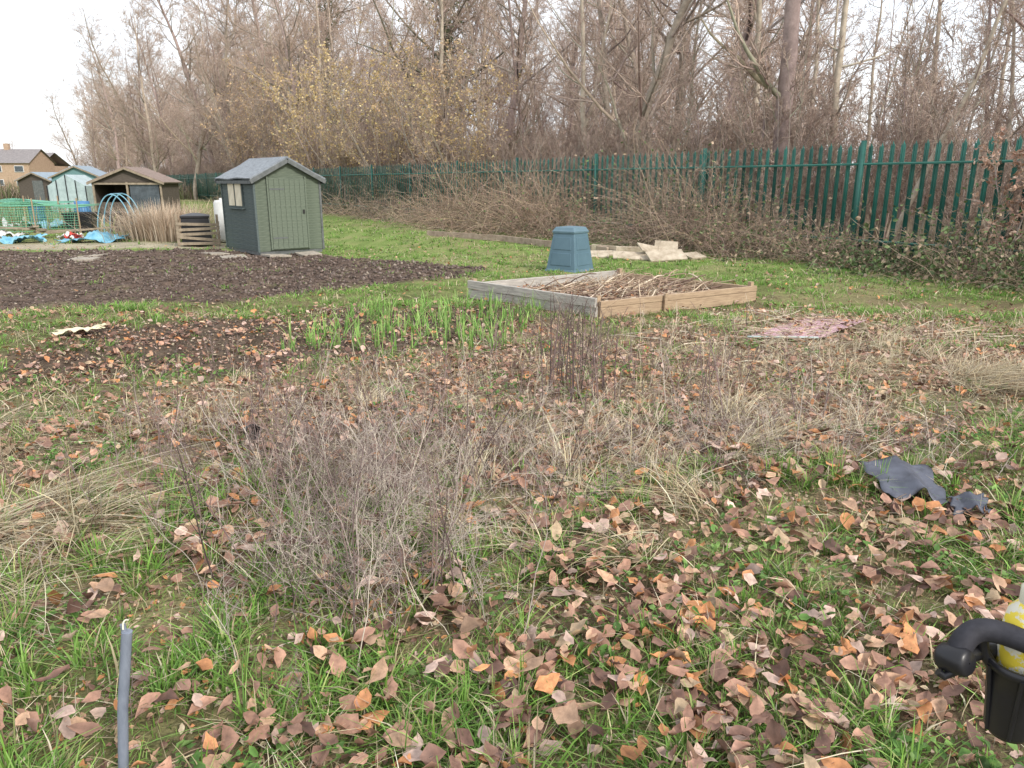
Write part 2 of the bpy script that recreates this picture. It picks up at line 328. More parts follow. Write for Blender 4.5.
leaves(mb,x,y,gh(x,y)+rng.uniform(.0,.02,N),rng.uniform(.006,.018,N),.5,pal(LP+[(.56,.47,.33)],N))
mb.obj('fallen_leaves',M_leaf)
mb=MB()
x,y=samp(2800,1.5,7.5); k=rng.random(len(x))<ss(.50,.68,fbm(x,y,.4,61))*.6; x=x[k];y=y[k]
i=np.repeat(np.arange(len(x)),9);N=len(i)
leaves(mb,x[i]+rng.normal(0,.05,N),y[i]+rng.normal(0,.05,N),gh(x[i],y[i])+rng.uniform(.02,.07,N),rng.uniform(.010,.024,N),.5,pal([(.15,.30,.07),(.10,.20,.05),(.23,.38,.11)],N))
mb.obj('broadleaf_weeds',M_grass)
# ------------------------------------------------------------ dead stalks
STK=[(.34,.28,.25),(.23,.175,.165),(.48,.42,.37),(.14,.10,.095),(.58,.51,.42)]
DK=[(.17,.12,.115),(.11,.08,.075),(.26,.19,.17)]
PALE=[(.60,.51,.38),(.50,.42,.32),(.40,.33,.27)]
def stalks(mb,cx,cy,rx,ry,n,l0,l1,lean,w,up,r=.0022,br=5,pals=STK,sub=3):
    x=rng.normal(cx,rx,n);y=rng.normal(cy,ry,n)
    st=np.stack([x,y,gh(x,y)-.02],1); d=np.stack([rng.normal(0,lean,n),rng.normal(0,lean,n),np.ones(n)],1)
    L=rng.uniform(l0,l1,n); P,R=grow(st,d,L,8,w,up,rng.uniform(.6,1.3,n)*r,.45)
    P[:,:,2]=np.maximum(P[:,:,2],st[:,None,2]+.02)
    c=pal(pals,n); tubes(mb,P,R,4,c)
    s,d,l,rr=spawn(P,R,L,br,.25,.98,.4,1.1,.4,.6,.001); P2,R2=grow(s,d,l,5,w*1.3,up+.02,rr,.5); c2=np.repeat(c,br,0); tubes(mb,P2,R2,3,c2)
    if sub:
        s,d,l,rr=spawn(P2,R2,l,sub,.3,1,.4,1.1,.45,.7,.0008); P3,R3=grow(s,d,l,3,w*1.5,up,rr,.6); tubes(mb,P3,R3,3,np.repeat(c2,sub,0))
mb=MB()
stalks(mb,-.58,2.75,.24,.28,165,.28,.64,.4,.17,-.04)
stalks(mb,-.70,3.5,.32,.42,230,.28,.66,.38,.16,-.04)
stalks(mb,-.20,4.2,.45,.35,95,.25,.62,.3,.15,-.03)
stalks(mb,-1.4,3.8,.40,.45,75,.25,.6,.3,.14,-.02,r=.0028,pals=DK+STK[:3])
stalks(mb,-.7,3.3,.45,.6,50,.45,.80,.18,.07,0,r=.0034,pals=DK,sub=2)
stalks(mb,-1.9,4.6,.6,.45,55,.2,.5,.2,.08,-.01,r=.003,pals=DK+STK[:2])
stalks(mb,1.05,4.15,.40,.25,120,.2,.48,.7,.22,-.07)
stalks(mb,1.75,4.2,.36,.25,120,.2,.48,.7,.22,-.07)
stalks(mb,.3,3.9,.35,.30,45,.2,.5,.5,.2,-.05)
stalks(mb,.48,5.4,.16,.25,30,.5,.80,.06,.03,0,r=.0048,br=7,pals=DK,sub=1)
stalks(mb,1.5,5.3,.6,.5,50,.3,.62,.15,.06,-.01,r=.0034,pals=DK+STK[:3],sub=1)
stalks(mb,-.7,5.7,.9,.6,50,.2,.5,.15,.06,-.01,r=.0034,pals=DK+STK[:3],sub=1)
stalks(mb,2.3,4.4,.4,.4,36,.15,.4,.5,.2,-.04)
stalks(mb,-1.2,2.7,.5,.5,30,.15,.38,.4,.15,-.03)
stalks(mb,-2.6,6.2,.8,.6,40,.2,.4,.2,.08,-.01,r=.003,pals=DK,sub=1)
stalks(mb,.9,7.3,.9,.7,60,.2,.5,.3,.1,-.01,r=.004,pals=PALE+DK,sub=1)
stalks(mb,2.6,6.3,.9,.6,50,.15,.42,.35,.12,-.02,r=.0035,pals=PALE+DK,sub=1)
stalks(mb,.6,8.8,.5,.25,30,.2,.4,.2,.1,0,r=.004,pals=DK)
stalks(mb,4.2,7.2,.7,.6,45,.15,.4,.4,.15,-.02,r=.004,pals=PALE,sub=1)
mb.obj('dead_weed_stalks',M_stem)
# ------------------------------------------------------------ trees
TW=[(.49,.37,.30),(.39,.29,.245),(.56,.44,.36),(.44,.35,.30)]  # twig tones, like the bark below, lightened to stand in for woodland haze
def tree(seed,H,r,n1=26,tmin=.12,base=(.36,.30,.25),n2=8,n3=6,n4=3,stems=1,wand=.05,lf=.30,lean=.03,up1=.10,twr=.007,catkin=0,catcol=None,cats=.05,ang=(.7,1.25),ivy=0,tw=None):
    global rng; rng=np.random.default_rng(seed); mb=MB(); tw=tw or TW
    n=stems; st=np.zeros((n,3)); st[:,:2]=rng.normal(0,.12*(n>1),(n,2)); st[:,2]=-.2
    d=np.stack([rng.normal(0,lean,n),rng.normal(0,lean,n),np.ones(n)],1)
    L=np.full(n,H)*rng.uniform(.75,1.05,n); P,R=grow(st,d,L,16,wand,.03,np.full(n,r)*rng.uniform(.7,1.1,n),.12)
    tubes(mb,P,R,8,cvar(base,n,.15))
    s,d,l,rr=spawn(P,R,L,n1,tmin,.98,*ang,lf,.42,.012,.55); P1,R1=grow(s,d,l,8,.10,up1,rr,.25); tubes(mb,P1,R1,5,cvar(base,len(s),.2))
    s,d,l2,rr=spawn(P1,R1,l,n2,.15,1,.45,1.0,.45,.55,.009,.4); P2,R2=grow(s,d,l2,5,.14,.06,rr,.35); tubes(mb,P2,R2,3,pal(tw,len(s)))
    s,d,l3,rr=spawn(P2,R2,l2,n3,.15,1,.4,1.0,.5,.6,twr,.3); P3,R3=grow(s,d,l3,4,.16,.05,rr,.5); tubes(mb,P3,R3,3,pal(tw,len(s)))
    if n4:
        s,d,l4,rr=spawn(P3,R3,l3,n4,.2,1,.4,1.0,.6,.8,twr*.85,.2); P4,R4=grow(s,d,l4,3,.16,.05,rr,.6); tubes(mb,P4,R4,3,pal(tw,len(s)))
    me=mb.mesh('tree_mesh',M_bark)
    lm=None
    if catkin:
        lb=MB(); T=P3.reshape(-1,3); k=rng.choice(len(T),catkin); q=T[k]+rng.normal(0,.03,(catkin,3))
        leaves(lb,q[:,0],q[:,1],q[:,2],rng.uniform(.6,1.3,catkin)*cats,1.2,pal(catcol,catkin)); lm=lb.mesh('tree_leaf_mesh',M_leaf)
    if ivy:
        lb=MB(); T=np.concatenate([P[:,:12].reshape(-1,3)]*6+[P1[:,:4].reshape(-1,3)]); k=rng.choice(len(T),ivy); q=T[k]+rng.normal(0,.28,(ivy,3)); q[:,2]+=rng.uniform(-.6,.6,ivy)
        leaves(lb,q[:,0],q[:,1],q[:,2],rng.uniform(.05,.09,ivy),1.2,pal([(.10,.13,.05),(.15,.18,.07),(.07,.09,.04)],ivy)); lm=lb.mesh('ivy_mesh',M_leaf)
    return me,lm
protos=[tree(101,17,.17),tree(102,19,.22,n1=30,wand=.06),tree(103,15,.10,n1=22,tmin=.15,wand=.06,lf=.24),tree(104,20,.24,n1=34,tmin=.15,base=(.30,.26,.22)),tree(105,14,.09,n1=22,tmin=.2,wand=.07,lf=.22,lean=.08)]
slim=[tree(111,16,.11,n1=18,tmin=.2,lf=.18,n2=7,n3=5,n4=3,base=(.36,.32,.27)),tree(112,18,.15,n1=18,tmin=.22,lf=.18,n2=7,n3=5,n4=3,base=(.40,.35,.30)),tree(113,14,.08,n1=16,tmin=.2,lf=.18,n2=7,n3=5,n4=3,wand=.06)]
shrub=[tree(121,5.5,.035,n1=13,tmin=.15,stems=12,lean=.28,lf=.3,n2=6,n3=4,n4=2,ang=(.35,.9)),tree(122,4.2,.03,n1=12,tmin=.1,stems=13,lean=.35,lf=.35,n2=6,n3=4,n4=2,ang=(.35,.9))]
CAT=[(.82,.62,.28),(.74,.55,.27),(.88,.72,.40),(.62,.46,.26)]
hazel=tree(131,8.5,.05,n1=12,tmin=.12,stems=9,lean=.30,lf=.34,n2=6,n3=5,n4=0,ang=(.35,.9),catkin=3100,catcol=CAT,cats=.055)
hazel2=tree(132,7.5,.05,n1=12,tmin=.12,stems=10,lean=.34,lf=.36,n2=6,n3=5,n4=0,ang=(.35,.9),catkin=2400,catcol=[(.76,.54,.32),(.66,.46,.29),(.82,.64,.40)],cats=.055)
beech=tree(141,2.6,.02,n1=10,tmin=.15,stems=6,lean=.3,lf=.35,n2=5,n3=4,n4=0,twr=.003,ang=(.4,1.0),catkin=1400,catcol=[(.66,.42,.30),(.74,.52,.40),(.5,.30,.22)],cats=.040)
oak=tree(151,17,.38,n1=30,tmin=.2,lf=.55,base=(.22,.20,.155),n2=9,n3=6,n4=3,wand=.07,up1=.04,ivy=3500)
rng=np.random.default_rng(77)
F0=np.array([8.84,12.81]); FD=np.array([-.544,.839]); FN=np.array([.839,.544])
def fp(t,n): return F0+FD*t+FN*n
def place(name,pr,p,sc,parent=None,rz=None,sz=None):
    o=add_obj(name,pr[0],parent)
    o.location=(p[0],p[1],0); o.rotation_euler=(rng.normal(0,.035),rng.normal(0,.035),rng.uniform(0,6.28) if rz is None else rz); o.scale=(sc,sc,sz or sc)
    if pr[1]: add_obj('leaves',pr[1],o)
    return o
t=-7
while t<70:
    n=rng.uniform(1.8,5); place('bare_tree',(protos+slim)[rng.integers(0,8)],fp(t,n),rng.uniform(.8,1.1)); t+=rng.uniform(1.9,3.6)
wood=empty('distant_woodland')
for i in range(130):
    t=rng.uniform(-12,75); n=rng.uniform(4,26) if t<22 else rng.uniform(5,34)
    pr=slim[rng.integers(0,3)] if (t<20 and rng.random()<.7) else protos[rng.integers(0,5)]
    place('bare_tree_part',pr,fp(t,n),rng.uniform(.8,1.15),wood)
for i in range(130):
    t=rng.uniform(62,230); n=rng.uniform(-2,26); place('bare_tree_part',protos[rng.integers(0,5)],fp(t,n),rng.uniform(1.15,1.5),wood)
thick=empty('woodland_undergrowth')
t=-8
while t<120:
    place('shrub_part',shrub[rng.integers(0,2)],fp(t,rng.uniform(1.2,3.5)),rng.uniform(.6,1.05),thick)
    if rng.random()<.9: place('shrub_part',shrub[rng.integers(0,2)],fp(t,rng.uniform(4,10)),rng.uniform(.7,1.1),thick)
    if rng.random()<.9: place('shrub_part',shrub[rng.integers(0,2)],fp(t,rng.uniform(10,30)),rng.uniform(.8,1.2),thick)
    t+=rng.uniform(1.1,2.2)
mb=MB(); n=26000; tt=rng.uniform(-60,160,n); nn=rng.uniform(22,44,n); P0=F0[None]+FD[None]*tt[:,None]+FN[None]*nn[:,None]
ribbons(mb,P0[:,0],P0[:,1],rng.uniform(1,4.2,n),rng.uniform(.03,.10,n),np.clip(rng.normal(.35,.3,n),0,1.2),pal(TW,n),K=3)
mb.obj('brush_strands',M_plant,thick)
for t,n,sc,hz in [(21.5,1.2,.85,hazel),(25,1.8,.95,hazel2),(30,1.6,1.0,hazel),(35,1.6,1.05,hazel),(41,1.8,1.15,hazel),(50,2.0,1.3,hazel2),(60,2.0,1.2,hazel2)]: place('hazel_tree',hz,fp(t,n),sc)
place('beech_sapling',beech,fp(.1,-.6),1.05); place('beech_sapling',beech,fp(-.9,-.4),1.15)
far_=empty('distant_trees')
for i in range(50):
    x=rng.uniform(-190,-60); place('far_tree_part',protos[rng.integers(0,5)],(x,rng.uniform(170,260)),rng.uniform(.4,.65),far_)
place('oak_tree',oak,fp(33,6),1.05); place('oak_tree',oak,fp(52,7),1.15,rz=2)
# ------------------------------------------------------------ palisade fence
M_fence=colmat('fence_paint',.45,0,nscale=3,nvar=.25,spec=.4)
fen=empty('palisade_fence')
mb=MB()
def obox(mb,c,ax,hw,hd,z0,z1,col,tip=0):
    ax=np.array(ax);n=np.array([-ax[1],ax[0]])
    v=[]
    for z in (z0,z1):
        for a,b in((-1,-1),(1,-1),(1,1),(-1,1)):
            p=c+ax*hw*a+n*hd*b; v.append((p[0],p[1],z))
    f=[(0,3,2,1),(4,5,6,7),(0,1,5,4),(1,2,6,5),(2,3,7,6),(3,0,4,7)]
    if tip:
        v=v[:4]+[(x,y,z1-tip) for x,y,_ in v[4:]]
        p=c; v.append((p[0]-n[0]*hd,p[1]-n[1]*hd,z1)); v.append((p[0]+n[0]*hd,p[1]+n[1]*hd,z1))
        f=[(0,3,2,1),(0,1,5,4),(1,2,6,5),(2,3,7,6),(3,0,4,7),(4,5,8,8),(5,6,9,8),(6,7,9,9),(7,4,8,9)]
    mb.add(np.array(v,float),np.array(f),np.tile(np.array(col)[None],(len(v),1)))
GF=np.array([.034,.155,.125])
for k,t in enumerate(np.arange(-9,95,.225)):
    c=fp(t+rng.normal(0,.006),.05); g=GF*(1+rng.normal(0,.16))
    a=rng.normal(0,.03); ax=np.array([FD[0]*math.cos(a)-FD[1]*math.sin(a),FD[0]*math.sin(a)+FD[1]*math.cos(a)])
    H=2.36+rng.normal(0,.012)
    obox(mb,c,ax,.018,.006,.06,H,g*1.1,.07)
    obox(mb,c+ax*.032-FN*.008,ax,.0135,.004,.06,H-.05,g*.85,.05)
    obox(mb,c-ax*.032-FN*.008,ax,.0135,.004,.06,H-.05,g*.85,.05)
o=mb.obj('pales',M_fence,fen)
mb=MB()
for z in (.45,1.95):
    obox(mb,fp(43,-.02),FD,52,.02,z-.02,z+.02,GF*.8); obox(mb,fp(43,-.045),FD,52,.004,z-.025,z-.018,GF*.8)
mb.obj('rails',M_fence,fen)
mb=MB()
for t in np.arange(3.25-12.6,95,4.2):
    c=fp(t,-.05); obox(mb,c+FN*.02,FD,.045,.004,-.1,2.40,GF*.8); obox(mb,c-FN*.03,FD,.045,.004,-.1,2.40,GF*.8); obox(mb,c-FN*.005,FD,.005,.021,-.1,2.395,GF*.6)
mb.obj('posts',M_fence,fen)
# ------------------------------------------------------------ brambles along the fence
def bramble(name,segs,n,hmax,leafn,cane=(.34,.26,.20),lc=None,r=.004,spread=.6,off=-.7):
    mb=MB(); lb=MB()
    t=rng.uniform(segs[0],segs[1],n); q=rng.normal(off,spread,n); P0=F0[None]+FD[None]*t[:,None]+FN[None]*q[:,None]
    st=np.stack([P0[:,0],P0[:,1],np.zeros(n)],1); d=np.stack([rng.normal(0,.7,n),rng.normal(0,.7,n),np.ones(n)],1)
    hm=hmax*(.3+1.2*ss(.25,.75,fbm(t,t*0,2.0,71))); L=rng.uniform(.6,1.6,n)*hm*1.6
    P,R=grow(st,d,L,9,.2,-.13,np.full(n,r),.5); P[:,:,2]=np.maximum(P[:,:,2],.02); tubes(mb,P,R,3,cvar(cane,n,.35))
    s,dd,l,rr=spawn(P,R,L,5,.2,1,.4,1.2,.3,.7,r*.5); P2,R2=grow(s,dd,l,4,.25,-.05,rr,.5); tubes(mb,P2,R2,3,cvar(cane,len(s),.35))
    o=mb.obj(name,M_stem)
    if leafn:
        T=np.concatenate([P.reshape(-1,3),P2.reshape(-1,3)]); k=rng.choice(len(T),leafn); q=T[k]+rng.normal(0,.05,(leafn,3)); q[:,2]=np.maximum(q[:,2],.03)
        leaves(lb,q[:,0],q[:,1],q[:,2],rng.uniform(.022,.05,leafn),.9,pal(lc,leafn)); lb.obj('leaves',M_leaf,o)
IV=[(.12,.19,.07),(.18,.26,.10),(.09,.13,.05),(.34,.25,.17),(.44,.34,.24)]
bramble('bramble_thicket',(-6,3.0),1300,.9,15000,lc=IV[:3]+IV,off=-.7,spread=.65)
bramble('bramble_thicket',(2.5,8.5),1700,1.05,6000,lc=IV,off=-.6,spread=.55,r=.005)
bramble('bramble_thicket',(8,12.5),600,.8,2200,lc=IV,off=-.6,spread=.5,r=.005)
bramble('dry_bramble_brush',(12,19),1200,1.0,1600,lc=IV[1:],off=-1.0,cane=(.37,.28,.21),r=.007,spread=.7)
bramble('dry_bramble_brush',(20,27),500,.7,1000,lc=IV[1:],off=-.6,cane=(.37,.29,.22),r=.008)
bramble('dry_bramble_brush',(29,60),700,.8,3500,lc=IV,off=-.4,cane=(.37,.29,.22),r=.01)
# ------------------------------------------------------------ garden shed
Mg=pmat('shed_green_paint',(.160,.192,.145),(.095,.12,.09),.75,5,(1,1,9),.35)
Mg2=pmat('shed_green_shaded_side',(.12,.15,.145),(.07,.095,.095),.8,5,(1,1,9),.35)  # same green paint, darkened and cooled to put the side wall's shade into colour
Mfelt=pmat('roof_felt',(.27,.30,.33),(.17,.185,.205),.9,14,bump=.4)
Mtrim=pmat('shed_trim',(.16,.17,.17),(.09,.10,.10),.8,8)
Mcream=pmat('cream_panel',(.78,.72,.56),(.6,.54,.4),.7,4)
Mblk=pmat('black_iron',(.03,.03,.03),(.015,.015,.015),.5,20)
shed=empty('garden_shed',(-5.65,16.75,0),math.radians(40))
W,D,EV,AP=1.53,1.95,1.70,2.10
box('floor',(W-.02,D-.02,.1),(W/2,D/2,.06),Mtrim,shed)
v=[(.02,.02,.1),(W-.02,.02,.1),(W-.02,.02,EV),(W/2,.02,AP-.02),(.02,.02,EV)]; v+=[(x,D-.02,z) for x,_,z in v]
pydata('core',v,[(0,1,2,3,4),(9,8,7,6,5),(0,5,6,1),(1,6,7,2),(0,4,9,5)],Mg,shed)
bh=.118; z=.09; k=0
while z<AP-.06:
    def wid(zz): return W if zz<=EV else max(0.0,W*(AP-zz)/(AP-EV))
    w=wid(z+bh*.6)
    if w>.15:
        for yy,sg in((-.004,1),(D+.004,-1)):
            box('board',(w,.016,bh),(W/2,yy,z+bh/2),Mg,shed,(sg*.14,0,0),.002)
    if z+bh<EV+.02:
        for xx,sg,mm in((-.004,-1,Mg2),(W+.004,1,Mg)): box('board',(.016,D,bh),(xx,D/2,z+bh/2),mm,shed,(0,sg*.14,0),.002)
    z+=bh-.006
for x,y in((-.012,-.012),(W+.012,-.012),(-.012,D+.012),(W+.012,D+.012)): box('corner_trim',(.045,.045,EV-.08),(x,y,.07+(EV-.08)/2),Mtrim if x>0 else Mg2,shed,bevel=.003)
box('door',(.84,.03,1.56),(.73,-.035,.12+.78),Mg,shed,bevel=.004)
for i in range(7): box('door_board',(.113,.012,1.53),(.73-.36+.12*i,-.056,.90),Mg,shed,bevel=.003)
for zz in(.38,1.45): box('hinge',(.34,.008,.03),(.49,-.068,zz),Mtrim,shed)
box('door_latch',(.05,.02,.09),(1.09,-.07,.95),Mblk,shed)
for xx in(.285,1.175): box('door_trim',(.04,.03,1.6),(xx,-.045,.92),Mg,shed,bevel=.003)
for yy in(.83,1.27):
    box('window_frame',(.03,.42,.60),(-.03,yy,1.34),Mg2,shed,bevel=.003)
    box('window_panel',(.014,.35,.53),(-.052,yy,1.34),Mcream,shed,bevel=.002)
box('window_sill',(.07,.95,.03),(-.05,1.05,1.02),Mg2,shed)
sl=math.atan2(AP-EV,W/2); ex=.12
for sg in(-1,1):
    nseg=10; v=[];f=[]
    for j in range(nseg+1):
        u=j/nseg; xx=u*(W/2+ex); zz=AP+.035-xx*math.tan(sl)-.012*math.sin(u*math.pi)
        for yy in np.linspace(-.12,D+.12,9):
            wob=.006*math.sin(yy*7+j*.9)+(.012*math.sin(yy*19)*(j==nseg))
            v.append((W/2+sg*xx,yy,zz+wob))
    m=9
    for j in range(nseg):
        for i in range(m-1): f.append((j*m+i,j*m+i+1,(j+1)*m+i+1,(j+1)*m+i))
    o=pydata('roof_felt',v,f,Mfelt,shed); so=o.modifiers.new('s','SOLIDIFY'); so.thickness=.03; so.offset=0
    L=(W/2+ex)/math.cos(sl)
    for yy in(-.125,D+.125): box('bargeboard',(L,.02,.09),(W/2+sg*(W/2+ex)/2,yy,AP-.035-(W/2+ex)/2*math.tan(sl)),Mtrim,shed,(0,sg*sl,0),.003)
    box('fascia',(.02,D+.2,.07),(W/2+sg*(W/2+ex-.02),D/2,EV-.10),Mtrim,shed)
tube('ridge_cap',[(W/2,-.13,AP+.03),(W/2,D/2,AP+.025),(W/2,D+.13,AP+.03)],.025,Mfelt,shed)
Mslab=pmat('concrete_slab',(.40,.36,.30),(.25,.22,.18),.9,12)
sb=empty('paving_slabs')
for x,y,r,s in [(-6.0,16.1,.5,.5),(-5.2,16.5,.7,.5),(-4.6,16.9,.7,.45),(-6.7,16.9,.9,.45),(-9.2,16.4,.1,.45),(-9.0,15.7,.2,.5),(-9.6,17.2,.1,.5)]:
    box('slab',(s,s,.05),(x,y,.035),Mslab,sb,(rng.normal(0,.03),rng.normal(0,.03),r),.008)
# ------------------------------------------------------------ raised bed
Mgrey=pmat('weathered_board',(.56,.53,.48),(.26,.24,.22),.85,7,(1,1,1),.5,lo=.3,hi=.7)
Mtan=pmat('pine_board',(.48,.36,.24),(.26,.18,.12),.8,7,(1,1,1),.4,lo=.3,hi=.7)
def grain(m,st):
    for n in m.node_tree.nodes:
        if n.type=='MAPPING': n.inputs['Scale'].default_value=st
grain(Mgrey,(.8,8,8)); grain(Mtan,(.8,8,8))
bed=empty('raised_garden_bed')
Nn=np.array([1.03,8.9]);Ll=np.array([-.61,10.6]);Rr=np.array([3.38,10.25]);Bb=Ll+Rr-Nn
def plank(name,a,b,h,z,mat,th=.045,ext=0):
    d=b-a;L=np.linalg.norm(d)+ext;c=(a+b)/2; return box(name,(L,th,h),(c[0],c[1],z),mat,bed,(rng.normal(0,.01),rng.normal(0,.006),math.atan2(d[1],d[0])),.006)
plank('front_left_board',Nn,Ll,.13,.065,Mgrey); plank('front_left_upper_board',Nn+[-.012,-.01],Ll+[-.012,-.01],.115,.19,Mgrey)
plank('front_right_board',Nn+[.03,0],Rr,.15,.06,Mtan); plank('front_right_upper_board',Nn+[.03,-.01],Rr+[.0,-.01],.075,.175,Mtan)
plank('back_left_board',Ll,Bb,.22,.11,Mgrey,ext=-.06); plank('back_right_board',Bb,Rr,.2,.10,Mtan,ext=-.06)
for p in(Nn,Ll,Rr,Bb):
    cc=(Nn+Ll+Rr+Bb)/4; q=p+(cc-p)*.035; box('corner_post',(.06,.06,.30),(q[0],q[1],.12),Mtan,bed,(0,0,.6),.004)
q=Nn*.62+Rr*.38; box('stake',(.04,.04,.28),(q[0]+.03,q[1]-.06,.10),Mtan,bed,(.05,0,.3),.004)
mbx=MB(); n=46; uu,vv=np.meshgrid(np.linspace(.02,.98,n),np.linspace(.02,.98,n)); uu=uu.ravel();vv=vv.ravel()
PX=Nn[None]+(Ll-Nn)[None]*uu[:,None]+(Rr-Nn)[None]*vv[:,None]; hz=.07+.09*(fbm(PX[:,0],PX[:,1],.35,81)-.5)
I=np.arange(n*n).reshape(n,n);F=np.stack([I[:-1,:-1],I[:-1,1:],I[1:,1:],I[1:,:-1]],-1).reshape(-1,4)
mbx.add(np.column_stack([PX,hz]),F,cvar((.19,.14,.10),n*n,.2)); mbx.obj('soil_fill',M_ground,bed,True)
mb=MB(); n=250; u=rng.random(n);v_=rng.random(n)*.75+.21; u=u*.8+.1
P0=Nn[None]+(Ll-Nn)[None]*u[:,None]+(Rr-Nn)[None]*v_[:,None]
a=rng.normal(.55,.9,n); d=np.stack([np.cos(a),np.sin(a),rng.normal(.12,.15,n)],1); L=rng.uniform(.25,.75,n)
P,R=grow(np.column_stack([P0-.3*d[:,:2]*L[:,None],np.full(n,.10)]),d,L,6,.1,-.02,rng.uniform(.004,.015,n),.6); P[:,:,2]=np.clip(P[:,:,2],.08,.30)
tubes(mb,P,R,4,pal([(.50,.40,.29),(.36,.26,.19),(.60,.51,.40),(.22,.15,.12)],n))
s,dd,l,rr=spawn(P,R,L,3,.2,1,.4,1.2,.5,.6,.002); P2,R2=grow(s,dd,l,4,.2,-.04,rr,.6); P2[:,:,2]=np.clip(P2[:,:,2],.08,.33); tubes(mb,P2,R2,3,pal([(.42,.33,.23),(.30,.21,.15)],len(s)))
mb.obj('dead_stems',M_stem,bed)
lb=MB(); n=1100; P0=Nn[None]+(Ll-Nn)[None]*rng.uniform(.05,.95,(n,1))+(Rr-Nn)[None]*rng.uniform(.04,.96,(n,1))
leaves(lb,P0[:,0],P0[:,1],rng.uniform(.09,.13,n),rng.uniform(.015,.04,n),.5,pal(LP+[(.4,.33,.22)],n)); lb.obj('leaf_litter',M_leaf,bed)
mb=MB(); n=200; x=np.concatenate([rng.normal(3.4,.6,60),rng.normal(2.2,.6,80),rng.normal(4.3,.5,60)]);y=np.concatenate([rng.normal(8.6,.5,60),rng.normal(7.7,.6,80),rng.normal(7.6,.3,60)])
a=rng.normal(.2,.8,n); d=np.stack([np.cos(a),np.sin(a),rng.normal(.03,.04,n)],1);L=rng.uniform(.15,.6,n)
P,R=grow(np.stack([x,y,gh(x,y)+.03],1),d,L,5,.08,-.04,rng.uniform(.003,.007,n),.6); P[:,:,2]=np.minimum(P[:,:,2],.12); tubes(mb,P,R,4,pal([(.56,.47,.35),(.38,.28,.21),(.62,.55,.44)],n))
mb.obj('loose_sticks',M_stem)
# ------------------------------------------------------------ compost bin (square tapered)
Mbin=pmat('bin_plastic',(.105,.18,.23),(.085,.15,.195),.55,3,bump=.05)
Mbin2=pmat('bin_plastic_lid',(.135,.215,.265),(.105,.175,.22),.55,3,bump=.05)
cb=empty('compost_bin',(1.07,13.75,0),math.radians(52))
def frus(name,levels,mat,parent,bev=.012):
    v=[];f=[]
    for h,zz in levels: v+=[(-h,-h,zz),(h,-h,zz),(h,h,zz),(-h,h,zz)]
    for k in range(len(levels)-1):
        for i in range(4): j=(i+1)%4; f.append((4*k+i,4*k+j,4*k+4+j,4*k+4+i))
    f.append((3,2,1,0)); m=4*(len(levels)-1); f.append((m,m+1,m+2,m+3))
    return pydata(name,v,f,mat,parent,bevel=bev)
frus('body',[(.335,0),(.345,.03),(.315,.07),(.225,.72)],Mbin,cb)
frus('lid',[(.24,.705),(.245,.75),(.23,.76),(.20,.815),(.06,.83)],Mbin2,cb)
for k in range(4):
    a=k*math.pi/2; ca,sa=math.cos(a),math.sin(a)
    for zz0,zz1 in((.14,.36),(.42,.64)):
        h0=.315-(zz0-.07)*.1385; h1=.315-(zz1-.07)*.1385
        v=[]
        for (hh,zz) in((h0,zz0),(h1,zz1)):
            for xx in(-hh*.72,hh*.72):
                for dd in(-.005,.009): px,py=xx,-(hh+dd); v.append((px*ca-py*sa,px*sa+py*ca,zz))
        pydata('rib_panel',v,[(0,2,3,1),(4,5,7,6),(0,1,5,4),(2,6,7,3),(1,3,7,5),(0,4,6,2)],Mbin,cb,bevel=.005)
rb=empty('pale_board_pile')
Mpb=pmat('pale_board',(.54,.47,.37),(.32,.26,.19),.85,5)
for x,y,z,sx,sy,sz,rx,ry,rz in [(2.6,15.7,.10,.95,.34,.035,.35,.05,-.1),(3.2,15.5,.13,.8,.38,.035,.45,-.05,.2),(3.35,16.3,.24,.5,.03,.30,-.7,.05,-.2),(2.2,16.6,.08,1.3,.24,.04,.3,.02,.35),(2.9,16.7,.12,1.2,.06,.18,.1,.03,.1),(3.9,16.0,.08,.5,.3,.04,.3,0,.7),(1.7,16.2,.07,.8,.22,.04,.3,0,-.2),(2.4,17.3,.10,1.2,.05,.16,0,.03,-.5),(3.0,15.9,.22,.7,.3,.03,.5,.2,.4)]:
    box('board',(sx,sy,sz),(x,y,z),Mpb,rb,(rx,ry,rz),.006)
eg=empty('timber_edging')
Mpnk=pmat('pink_board',(.46,.36,.29),(.28,.21,.165),.85,6)
for a,b in [((-2.6,23.2),(-.2,21.0)),((-.2,20.9),(2.2,17.2))]:
    a=np.array(a);b=np.array(b);d=b-a; box('board',(np.linalg.norm(d),.06,.16),((a[0]+b[0])/2,(a[1]+b[1])/2,.08),Mpnk,eg,(0,0,math.atan2(d[1],d[0])),.006)
# ------------------------------------------------------------ pink netting
o0=np.array([2.45,7.42]); e1=np.array([.90,.95]); e2=np.array([.68,-.05])
def edge(u,w): return .10*math.sin(u*9+w*3),.10*math.sin(w*8+u*5)
mb=MB()
for i in range(34):
    t=i/33; p=o0+e1*t; P=p[None]+e2[None]*np.linspace(0,1,20)[:,None]; z=gh(P[:,0],P[:,1])+.07
    tubes(mb,np.column_stack([P,z])[None],np.full((1,20),.004),3,np.array([[.60,.38,.43]]))
for i in range(26):
    t=i/25; p=o0+e2*t; P=p[None]+e1[None]*np.linspace(0,1,24)[:,None]; z=gh(P[:,0],P[:,1])+.071
    tubes(mb,np.column_stack([P,z])[None],np.full((1,24),.004),3,np.array([[.60,.42,.46]]))
pn=mb.obj('pink_garden_netting',M_stem)
Mpk=pmat('faded_pink_plastic',(.54,.37,.39),(.30,.21,.18),.85,14,lo=.35,hi=.62)
n=24; v=[];f=[]
